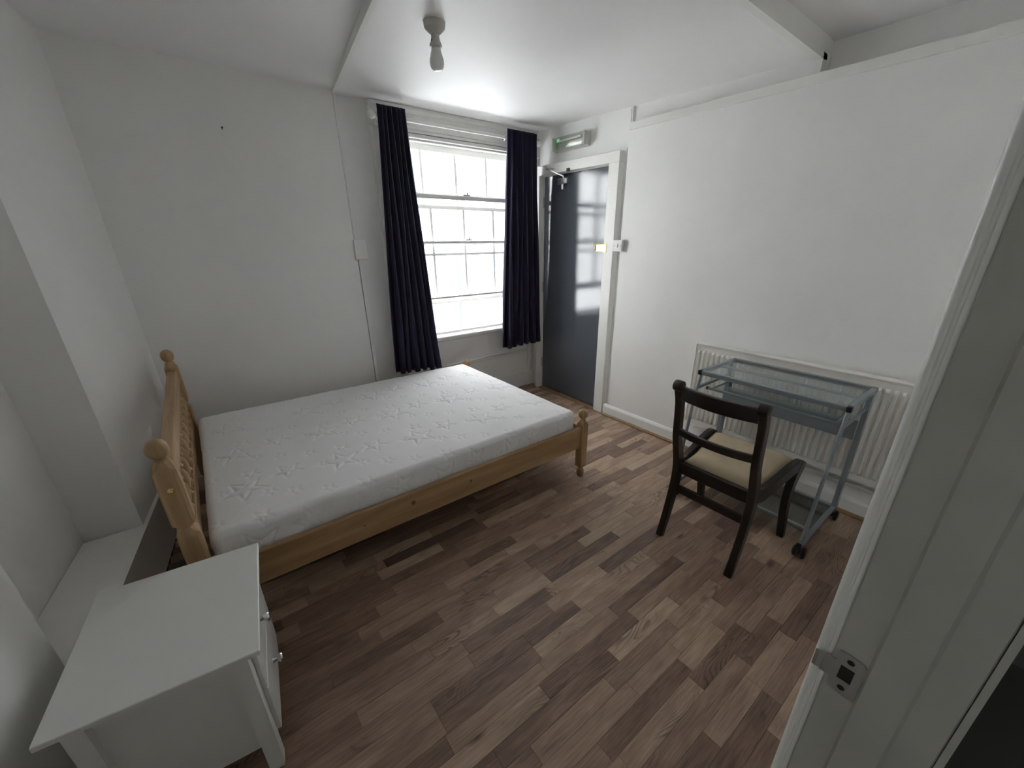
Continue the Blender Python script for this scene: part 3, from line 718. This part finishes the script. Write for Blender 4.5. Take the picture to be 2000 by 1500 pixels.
bm = B(); box(bm, (1.762, BY0+.030, .226), (1.790, BY1-.028, .372), .003); part('foot_rail', bm, 'pine_y', bed)
for k in range(11):
    x = -.14 + k*.178
    bm = B(); box(bm, (x, BY0+.015, .322), (x+.07, BY1-.015, .340), .002); part('slat', bm, 'pine_y', bed)
bm = B(); box(bm, (-.18, 2.33, .262), (1.76, 2.38, .3215), .002); part('centre_rail', bm, 'pine_x', bed)

# mattress with an embossed star cover
def star_sdf(px, py, R, rot):
    """signed distance to a five-pointed star, numpy arrays"""
    c, s = cos(rot), sin(rot); x = c*px + s*py; y = -s*px + c*py
    k1 = np.array([.809016994375, -.587785252292]); k2 = np.array([-k1[0], k1[1]])
    x = np.abs(x)
    d = np.maximum(k1[0]*x + k1[1]*y, 0)*2; x = x - d*k1[0]; y = y - d*k1[1]
    d = np.maximum(k2[0]*x + k2[1]*y, 0)*2; x = x - d*k2[0]; y = y - d*k2[1]
    x = np.abs(x); y = y - R
    rf = .40
    ba = np.array([-k1[1]*rf, k1[0]*rf]) - np.array([0, 1.0])
    h = np.clip((x*ba[0] + y*ba[1])/(ba @ ba), 0, R)
    return np.sqrt((x-ba[0]*h)**2 + (y-ba[1]*h)**2) * np.sign(y*ba[0] - x*ba[1])
ML, MW, MT, MB_ = 1.905, 1.404, .490, .342
mcx, mcy = -.172 + ML/2, 1.657 + MW/2
Rr = .034; st = .0046
E_ = Rr*pi/2 + (MT - Rr - MB_)
hx, hy = ML/2 - Rr, MW/2 - Rr
nx = int(2*(hx+E_)/st); ny = int(2*(hy+E_)/st)
P, Q = np.meshgrid(np.linspace(-(hx+E_), hx+E_, nx), np.linspace(-(hy+E_), hy+E_, ny), indexing='ij')
# quilting pattern in the unrolled cover, so stars run over the edge
H = np.zeros_like(P); PXX = P + mcx; PYY2 = Q + mcy
rs = random.Random(5)
cellx, celly = .4095, .393
for ci in range(-3, 6):
    for cj in range(-3, 6):
        bx = .380 + ci*cellx; by = 1.938 + cj*celly
        for dx, dy, R in ((0, 0, .092), (.18, .05, .066), (.03, .135, .040), (.29, .185, .028), (.17, .245, .030), (.08, .300, .026), (.33, .02, .024)):
            x0, y0 = bx+dx+rs.uniform(-.006, .006), by+dy+rs.uniform(-.006, .006)
            if abs(x0-mcx) > hx+E_+.05 or abs(y0-mcy) > hy+E_+.05: continue
            i0, i1 = np.searchsorted(P[:, 0]+mcx, [x0-R-.03, x0+R+.03]); j0, j1 = np.searchsorted(Q[0, :]+mcy, [y0-R-.03, y0+R+.03])
            if i1-i0 < 2 or j1-j0 < 2: continue
            d = star_sdf(PXX[i0:i1, j0:j1]-x0, PYY2[i0:i1, j0:j1]-y0, R, rs.uniform(-.35, .35)+.3)
            sc = .45 + .55*min(1, R/.06)
            H[i0:i1, j0:j1] += sc*(-.0030*np.exp(-(d/.0050)**2) + .0019*np.clip(-d/.016, 0, 1) - .0007*np.exp(-(d/.02)**2))
H += .0022*np.sin(PXX*3.1+1)*np.sin(PYY2*4.3) + .0010*np.sin(PXX*13 + 3*np.sin(PYY2*5))*np.sin(PYY2*11)
cxp = np.clip(P, -hx, hx); cyp = np.clip(Q, -hy, hy); ox = P-cxp; oy = Q-cyp
l2 = np.sqrt(ox**2+oy**2); lm = np.maximum(np.abs(ox), np.abs(oy)); sl = np.where(l2 > 1e-9, l2, 1)
ux, uy = ox/sl, oy/sl
ang_ = np.minimum(lm/Rr, pi/2); drop = Rr*(1-np.cos(ang_)) + np.maximum(0, lm - Rr*pi/2)
side = np.clip((lm-Rr*.8)/.05, 0, 1)
wr = .0045*np.sin(PXX*9 + Q*6)*np.sin(PXX*23 + lm*30 + 1.5*np.sin(PXX*4)) + .004*np.sin(lm/E_*pi)
nz_ = np.cos(ang_); nr = np.sin(ang_)
rad = Rr*np.sin(ang_) + (H + wr*side)*nr
X = mcx + cxp + ux*rad; Y = mcy + cyp + uy*rad
sag = -.006*np.clip(1-np.minimum(hx-np.abs(cxp), hy-np.abs(cyp))/.12, 0, 1)
Z = MT - drop + H*nz_ + sag*nz_
verts = np.stack([X - mcx, Y - mcy, Z - MB_], -1).reshape(-1, 3)
idx = np.arange(nx*ny).reshape(nx, ny)
faces = np.stack([idx[:-1, :-1], idx[1:, :-1], idx[1:, 1:], idx[:-1, 1:]], -1).reshape(-1, 4)
me = bpy.data.meshes.new('mattress'); me.from_pydata(verts.tolist(), [], faces.tolist()); me.shade_smooth(); me.materials.append(M['mattress'])
mo = bpy.data.objects.new('mattress', me); COL.objects.link(mo); mo.location = (mcx, mcy, MB_)
mo['label'] = 'bare white mattress with a star-embossed cover lying on the pine bed'; mo['category'] = 'mattress'
bm = B(); box(bm, (-ML/2+.04, -MW/2+.04, 0), (ML/2-.04, MW/2-.04, .003)); obj('underside', bm, 'mattress', mo)

# ------------------------------------------------------------------ bedside cabinet
rz = radians(-6.4)
ns_ = thing('bedside_cabinet', 'low white two-drawer bedside cabinet in the near left corner beside the bed', 'cabinet', (-.270, 1.280, 0), rz)
D2, W2, HT = .211, .242, .500     # local x: depth (drawers face +x), local y: width
bm = B(); box(bm, (-D2, -W2, HT-.016), (D2, W2, HT), .002); obj('top', bm, 'night', ns_)
def nleg(x0, x1, y0, y1):
    bm = B(); t_ = .004
    hexa(bm, [(x0+t_, y0+t_, .0005), (x1-t_, y0+t_, .0005), (x1-t_, y1-t_, .0005), (x0+t_, y1-t_, .0005), (x0, y0, .02), (x1, y0, .02), (x1, y1, .02), (x0, y1, .02)])
    box(bm, (x0, y0, .02), (x1, y1, HT-.0165)); obj('leg', bm, 'night', ns_, smooth=False)
lx = .040; ly = .040
for sx in (-1, 1):
    for sy in (-1, 1):
        xa = sx*(D2-.034); ya = sy*(W2-.016)
        nleg(min(xa, xa-sx*lx), max(xa, xa-sx*lx), min(ya, ya-sy*ly), max(ya, ya-sy*ly))
for sy in (-1, 1):
    bm = B(); y = sy*(W2-.044); box(bm, (-D2+.074, y-.006, .10), (D2-.074, y+.006, HT-.0165)); obj('side_panel', bm, 'night', ns_)
bm = B(); box(bm, (-D2+.036, -W2+.056, .10), (-D2+.044, W2-.056, HT-.0165)); obj('back_panel', bm, 'night', ns_)
bm = B(); box(bm, (D2-.050, -W2+.056, .085), (D2-.037, W2-.056, .108), .002); obj('bottom_rail', bm, 'night', ns_)
for z0, z1 in ((.112, .294), (.300, .479)):
    bm = B(); box(bm, (D2-.036, -W2+.058, z0), (D2-.022, W2-.058, z1), .002)
    box(bm, (-D2+.05, -W2+.075, z0+.01), (D2-.036, W2-.075, z1-.03))
    d = obj('drawer', bm, 'night', ns_)
    for z, y in (((z0+z1)/2, -.01),):
        bm = B(); lathe(bm, [(0, 0), (.009, 0), (.007, .004), (.006, .012), (.013, .018), (.0155, .024), (.013, .029), (0, .031)], (D2-.022, y, z), 18, 'X'); obj('knob', bm, 'chrome', d)

# ------------------------------------------------------------------ radiator
rad_ = thing('radiator', 'white ribbed panel radiator on the right wall behind the desk', 'radiator', (2.64, .815, .245))
RL, RH = .585, .585
def xzpanel(x):
    """fluted face sheet at local x"""
    bm = B(); n = int(2*RL/.0333); pitch = 2*(RL-.012)/n
    ys = []; ds = []
    y = -RL+.012
    for k in range(n):
        for f, d in ((0, 0), (.34, 0), (.46, 1), (.82, 1), (.94, 0)):
            ys.append(y + f*pitch); ds.append(d)
        y += pitch
    ys = [-RL] + ys + [RL]; ds = [0] + ds + [0]
    zs = [(0, 0), (.038, 0), (.052, 1), (RH-.055, 1), (RH-.041, 0), (RH-.003, 0)]
    g = [[bm.verts.new((x - .0150*d*zd, yy, zz)) for (yy, d) in zip(ys, ds)] for zz, zd in zs]
    for a, b in zip(g, g[1:]):
        for i in range(len(ys)-1): bm.faces.new((a[i], a[i+1], b[i+1], b[i]))
    bmesh.ops.recalc_face_normals(bm, faces=bm.faces)
    return bm
obj('front_panel', xzpanel(-.004), 'rad', rad_, ang=20)
bm = B(); box(bm, (.040, -RL, 0), (.046, RL, RH-.003), .001); obj('rear_panel', bm, 'rad', rad_)
bm = B(); box(bm, (.002, -RL+.003, .004), (.0395, RL-.003, .03)); obj('convector', bm, 'near_black', rad_)
bm = B(); box(bm, (-.0145, -RL-.001, RH-.0025), (.048, RL+.001, RH+.006), .002); obj('top_grille', bm, 'rad', rad_)
for s in (-1, 1):
    bm = B(); box(bm, (-.0135, s*RL, .012), (.047, s*(RL+.004), RH-.003), .001); obj('end_cover', bm, 'rad', rad_)
bm = B(); tube(bm, [(.0, RL+.004, .030), (.0, RL+.035, .030)], .007, 10); tube(bm, [(.0, RL+.035, .030), (.0, RL+.035, -.2445)], .0075, 10)
obj('tail_pipe', bm, 'rad', rad_)
bm = B(); lathe(bm, [(0, .012), (.012, .014), (.012, .035), (.016, .040), (.016, .075), (.012, .085), (0, .086)], (.0, RL+.035, .010), 16); obj('valve', bm, 'plastic', rad_)
bm = B(); lathe(bm, [(.011, -.015), (.013, -.01), (.013, .01), (.011, .015)], (.0, RL+.028, .030), 12, 'Y'); obj('valve_body', bm, 'chrome', rad_)
for s in (-.7, .7):
    bm = B(); box(bm, (.046, s*RL-.02, .05), (.0745, s*RL+.02, RH-.06)); obj('bracket', bm, 'rad', rad_)
t = thing('heating_pipe', 'white heating pipe running low along the right wall under the radiator', 'pipe')
bm = B(); tube(bm, [(2.698, .07, .182), (2.698, 1.36, .190)], .011, 12); obj('pipe', bm, 'gloss', t)
for y in (.35, 1.1):
    bm = B(); box(bm, (2.700, y-.008, .172), (2.7145, y+.008, .200)); obj('clip', bm, 'gloss', t)

# ------------------------------------------------------------------ computer desk
dk = thing('computer_desk', 'small silver metal and glass computer trolley desk in front of the radiator', 'desk', (2.35, .75, 0))
dinv = Vector((2.35, .75, 0))
def dpart(name, bm, m, parent=dk, **k):
    bmesh.ops.translate(bm, vec=-dinv, verts=bm.verts); return obj(name, bm, m, parent, **k)
X0, X1, Y0, Y1, DZ = 2.165, 2.590, .392, 1.122, .800
fw = .026
def fprof(a, b): 
    bm = B(); box(bm, a, b, .003); return bm
dpart('frame_rail', fprof((X0, Y0+.022, DZ-.024), (X0+fw, Y1-.022, DZ)), 'silver')
dpart('frame_rail', fprof((X1-fw, Y0, DZ-.024), (X1, Y1, DZ)), 'silver')
dpart('frame_rail', fprof((X0+fw+.0005, Y0, DZ-.024), (X1-fw-.0005, Y0+fw, DZ)), 'silver')
dpart('frame_rail', fprof((X0+fw+.0005, Y1-fw, DZ-.024), (X1-fw-.0005, Y1, DZ)), 'silver')
for y in (Y0, Y1-.0215): dpart('corner_cap', fprof((X0-.002, y, DZ-.026), (X0+.024, y+.0215, DZ+.001)), 'black')
dpart('glass_top', fprof((X0+fw+.001, Y0+fw+.001, DZ-.008), (X1-fw-.001, Y1-fw-.001, DZ-.002)), 'deskglass', smooth=False)
dpart('cross_bar', fprof((2.385, Y0+fw+.001, DZ-.022), (2.405, Y1-fw-.001, DZ-.0085)), 'silver')
LY = ((Y0+.002, Y0+.024), (Y1-.024, Y1-.002))
for y0, y1 in LY:
    bm = B(); hexa(bm, [(2.525, y0, .105), (2.570, y0, .105), (2.570, y1, .105), (2.525, y1, .105), (2.535, y0, DZ-.0245), (2.585, y0, DZ-.0245), (2.585, y1, DZ-.0245), (2.535, y1, DZ-.0245)])
    dpart('back_leg', bm, 'silver', smooth=False)
    ym = (y0+y1)/2
    bm = B(); tube(bm, [(2.075, ym, .108), (2.150, ym, .66), (2.185, ym, DZ-.0245)], .0085, 12); dpart('front_leg', bm, 'silver')
    bm = B(); box(bm, (2.048, y0, .080), (2.580, y1, .1045), .003); dpart('foot_bar', bm, 'silver')
    bm = B(); box(bm, (2.036, y0, .079), (2.0475, y1, .1055), .002); dpart('end_cap', bm, 'black')
    bm = B(); box(bm, (2.165, ym-.006, .690), (2.530, ym+.006, .708), .002); dpart('slide_rail', bm, 'silver')
    for x in (2.078, 2.555):
        c = dpart('caster', lathe(B(), [(0, .0785), (.012, .0785), (.012, .070), (.006, .066), (.006, .050)], (x, ym, 0), 12), 'black')
        bm = B(); box(bm, (x-.020, ym-.009, .032), (x+.026, ym+.009, .066), .006); dpart('fork', bm, 'black', c)
        for s in (-1, 1):
            bm = B(); lathe(bm, [(0, -.009), (.024, -.009), (.0300, -.004), (.0300, .004), (.024, .009), (0, .009)], (x+.012, ym+s*.0185, .0305), 20, 'Y'); dpart('wheel', bm, 'black', c)
dpart('shelf_rail', fprof((2.192, LY[0][1]+.0005, .086), (2.215, LY[1][0]-.0005, .104)), 'silver')
dpart('shelf_rail', fprof((2.530, LY[0][1]+.0005, .086), (2.553, LY[1][0]-.0005, .104)), 'silver')
dpart('bottom_shelf', fprof((2.2155, LY[0][1]+.0005, .092), (2.5295, LY[1][0]-.0005, .099)), 'shelfglass', smooth=False)
dpart('modesty_panel', fprof((2.526, LY[0][1]+.0005, .515), (2.532, LY[1][0]-.0005, .625)), 'silver')
kb = dpart('keyboard_shelf', fprof((2.262, .455, .677), (2.505, 1.060, .683)), 'deskglass', smooth=False)
dpart('shelf_edge', fprof((2.245, .428, .672), (2.2615, 1.088, .687)), 'silver', kb)
for y0 in (.443, 1.0605): dpart('shelf_edge', fprof((2.2615, y0, .674), (2.505, y0+.0115, .686)), 'silver', kb)
for y0 in (.418, 1.088):
    bm = B(); lathe(bm, [(0, 0), (.010, .001), (.010, .009), (0, .010)], (2.252, y0, .679), 14, 'Y'); dpart('knob', bm, 'black', kb)

# ------------------------------------------------------------------ chair
ch = thing('dining_chair', 'dark mahogany chair with sabre legs and a beige upholstered seat facing the desk', 'chair', (1.93, .75, 0))
cinv = Vector((1.93, .75, 0))
def cpart(name, bm, m, parent=ch, **k):
    bmesh.ops.translate(bm, vec=-cinv, verts=bm.verts); return obj(name, bm, m, parent, **k)
def catmull(P, n=6):
    P = [np.array(p, float) for p in P]; out = []
    for i in range(len(P)-1):
        a = P[max(i-1, 0)]; b = P[i]; c = P[i+1]; d = P[min(i+2, len(P)-1)]
        for k in range(n):
            t_ = k/n; out.append(.5*((2*b) + (c-a)*t_ + (2*a-5*b+4*c-d)*t_**2 + (3*b-a-3*c+d)*t_**3))
    out.append(P[-1]); return out
def ribbon(pts, thick, ymap, bev=.004):
    """pts: (x, z, width) centre line in the side plane; thickness across; ymap(x) centre y"""
    C_ = catmull(pts); bm = B(); rings = []
    for i, p in enumerate(C_):
        a = C_[max(i-1, 0)]; b = C_[min(i+1, len(C_)-1)]; d = np.array([b[0]-a[0], b[1]-a[1]]); d /= np.linalg.norm(d)
        nx_, nz2 = -d[1], d[0]; w = p[2]/2; h = thick/2
        loop = [(-w+bev, -h), (w-bev, -h), (w, -h+bev), (w, h-bev), (w-bev, h), (-w+bev, h), (-w, h-bev), (-w, -h+bev)]
        rings.append([bm.verts.new((p[0]+nx_*u, ymap(p[0])+v, p[1]+nz2*u)) for u, v in loop])
    for a, b in zip(rings, rings[1:]):
        for k in range(8): bm.faces.new((a[k], a[(k+1)%8], b[(k+1)%8], b[k]))
    bm.faces.new(rings[0][::-1]); bm.faces.new(rings[-1]); bmesh.ops.recalc_face_normals(bm, faces=bm.faces)
    return bm
for s, yr, yf in ((-1, .562, .528), (1, .938, .985)):
    ym = lambda x, yr=yr, yf=yf: yr + (yf-yr)*min(1.05, max(0, (x-1.76)/(2.17-1.76)))
    q = .012 if s < 0 else -.012
    q = 0.0
    cpart('back_post', ribbon([(1.683, .001, .034), (1.716, .11, .040), (1.748, .25, .046), (1.763, .36, .052), (1.757, .44, .054), (1.733, .52, .046), (1.710, .60, .040), (1.698, .70, .038), (1.688, .78, .038), (1.668, .85, .040), (1.655, .880, .036)], .034, ym), 'mahog')
    bm = B(); lathe(bm, [(0, -.024), (.016, -.0235), (.025, -.019), (.027, -.008), (.027, .008), (.025, .019), (.016, .0235), (0, .024)], (1.660, yr, .868), 20, 'Y'); cpart('scroll', bm, 'mahog')
    cpart('side_rail', ribbon([(1.765, .425, .070), (1.82, .408, .074), (1.89, .412, .072), (1.97, .425, .070), (2.06, .444, .070), (2.13, .452, .066), (2.170, .446, .060)], .034, ym), 'mahog')
    cpart('front_leg', ribbon([(2.190, .001, .036), (2.165, .10, .042), (2.140, .20, .048), (2.132, .30, .056), (2.150, .38, .068), (2.178, .440, .074), (2.190, .466, .050)], .0345, ym), 'mahog')
# crest rail, curved backwards between the posts
def crossrail(name, x, z0, z1, y0, y1, thick, bow, sag=0.0, bulge=0.0):
    bm = B(); n = 14; rings = []
    for i in range(n+1):
        u = i/n; y = y0+(y1-y0)*u; k = 4*u*(1-u)
        xx = x - bow*k; za = z0 - sag*k; zb = z1 - sag*k + bulge*k
        rings.append([bm.verts.new(p) for p in ((xx-thick/2, y, za+.004), (xx-thick/2+.004, y, za), (xx+thick/2-.004, y, za), (xx+thick/2, y, za+.004), (xx+thick/2, y, zb-.004), (xx+thick/2-.004, y, zb), (xx-thick/2+.004, y, zb), (xx-thick/2, y, zb-.004))])
    for a, b in zip(rings, rings[1:]):
        for k in range(8): bm.faces.new((a[k], a[(k+1)%8], b[(k+1)%8], b[k]))
    bm.faces.new(rings[0][::-1]); bm.faces.new(rings[-1]); bmesh.ops.recalc_face_normals(bm, faces=bm.faces)
    cpart(name, bm, 'mahog')
crossrail('crest_rail', 1.672, .802, .866, .578, .922, .024, .030, 0, .004)
crossrail('mid_rail', 1.704, .606, .642, .579, .921, .022, .026)
crossrail('back_rail', 1.758, .375, .440, .579, .921, .026, 0)
crossrail('stretcher', 1.750, .262, .308, .579, .921, .018, 0)
crossrail('front_rail', 2.160, .405, .462, .545, .968, .026, 0)
# saddle seat
bm = B(); nu, nv = 22, 20; top = []; botm = []
for i in range(nu+1):
    u = i/nu; x = 1.786 + (2.172-1.786)*u
    ya = .562 + (.528-.562)*u + .0185; yb = .938 + (.985-.938)*u - .0185
    zt = .447 - .012*sin(pi*min(1, u*1.3)) + .040*max(0, u-.25)**1.1
    rt_, rb_ = [], []
    for j in range(nv+1):
        v = j/nv; y = ya+(yb-ya)*v
        e = min(1, min(u, 1-u)*9)**.5 * min(1, min(v, 1-v)*8)**.5
        rt_.append(bm.verts.new((x, y, zt - .016 + .034*e + .010*sin(pi*v)*sin(pi*u)))); rb_.append(bm.verts.new((x, y, zt-.030)))
    top.append(rt_); botm.append(rb_)
for i in range(nu):
    for j in range(nv):
        bm.faces.new((top[i][j], top[i+1][j], top[i+1][j+1], top[i][j+1])); bm.faces.new((botm[i][j], botm[i][j+1], botm[i+1][j+1], botm[i+1][j]))
for i in range(nu):
    bm.faces.new((top[i][0], botm[i][0], botm[i+1][0], top[i+1][0])); bm.faces.new((top[i][nv], top[i+1][nv], botm[i+1][nv], botm[i][nv]))
for j in range(nv):
    bm.faces.new((top[0][j], top[0][j+1], botm[0][j+1], botm[0][j])); bm.faces.new((top[nu][j], botm[nu][j], botm[nu][j+1], top[nu][j+1]))
bmesh.ops.recalc_face_normals(bm, faces=bm.faces)
cpart('seat', bm, 'seat', ang=60)

# ------------------------------------------------------------------ outside the window
bm = B(); box(bm, (-12, 3.7, -3.2), (22, 40, -3.0))
struct('floor_outside', bm, 'ext_grey', 'pale sunlit yard seen through the window', 'ground')
bl = thing('building', 'white rendered building opposite the window in bright sun', 'building', (0, 0, 0))
bm = B(); box(bm, (-4, 7.0, -3.0), (4.05, 9.0, 6.5)); box(bm, (4.05, 7.6, -3.0), (16, 9.6, 1.9)); obj('wall', bm, 'ext_white', bl)
for x0, z0, x1, z1 in ((2.45, 2.15, 3.35, 3.15), (2.55, -.35, 3.45, .55), (2.35, .95, 3.05, 1.85)):
    bm = B(); box(bm, (x0, 6.97, z0), (x1, 7.01, z1)); w = obj('window', bm, 'ext_blue', bl)
    bm = B(); box(bm, (x0-.05, 6.90, z0-.08), (x1+.05, 7.0, z0)); obj('sill', bm, 'ext_white', w)
    bm = B(); hexa(bm, [(x0-.05, 6.75, z1), (x1+.25, 6.75, z1), (x1+.05, 7.0, z1), (x0-.05, 7.0, z1), (x0-.05, 6.8, z1+.05), (x1+.25, 6.8, z1+.05), (x1+.05, 7.0, z1+.08), (x0-.05, 7.0, z1+.08)]); obj('canopy', bm, 'ext_blue', w)
bm = B(); tube(bm, [(3.95, 6.9, -3.0), (3.95, 6.9, 2.7)], .055, 14); obj('downpipe', bm, 'ext_pipe', bl)
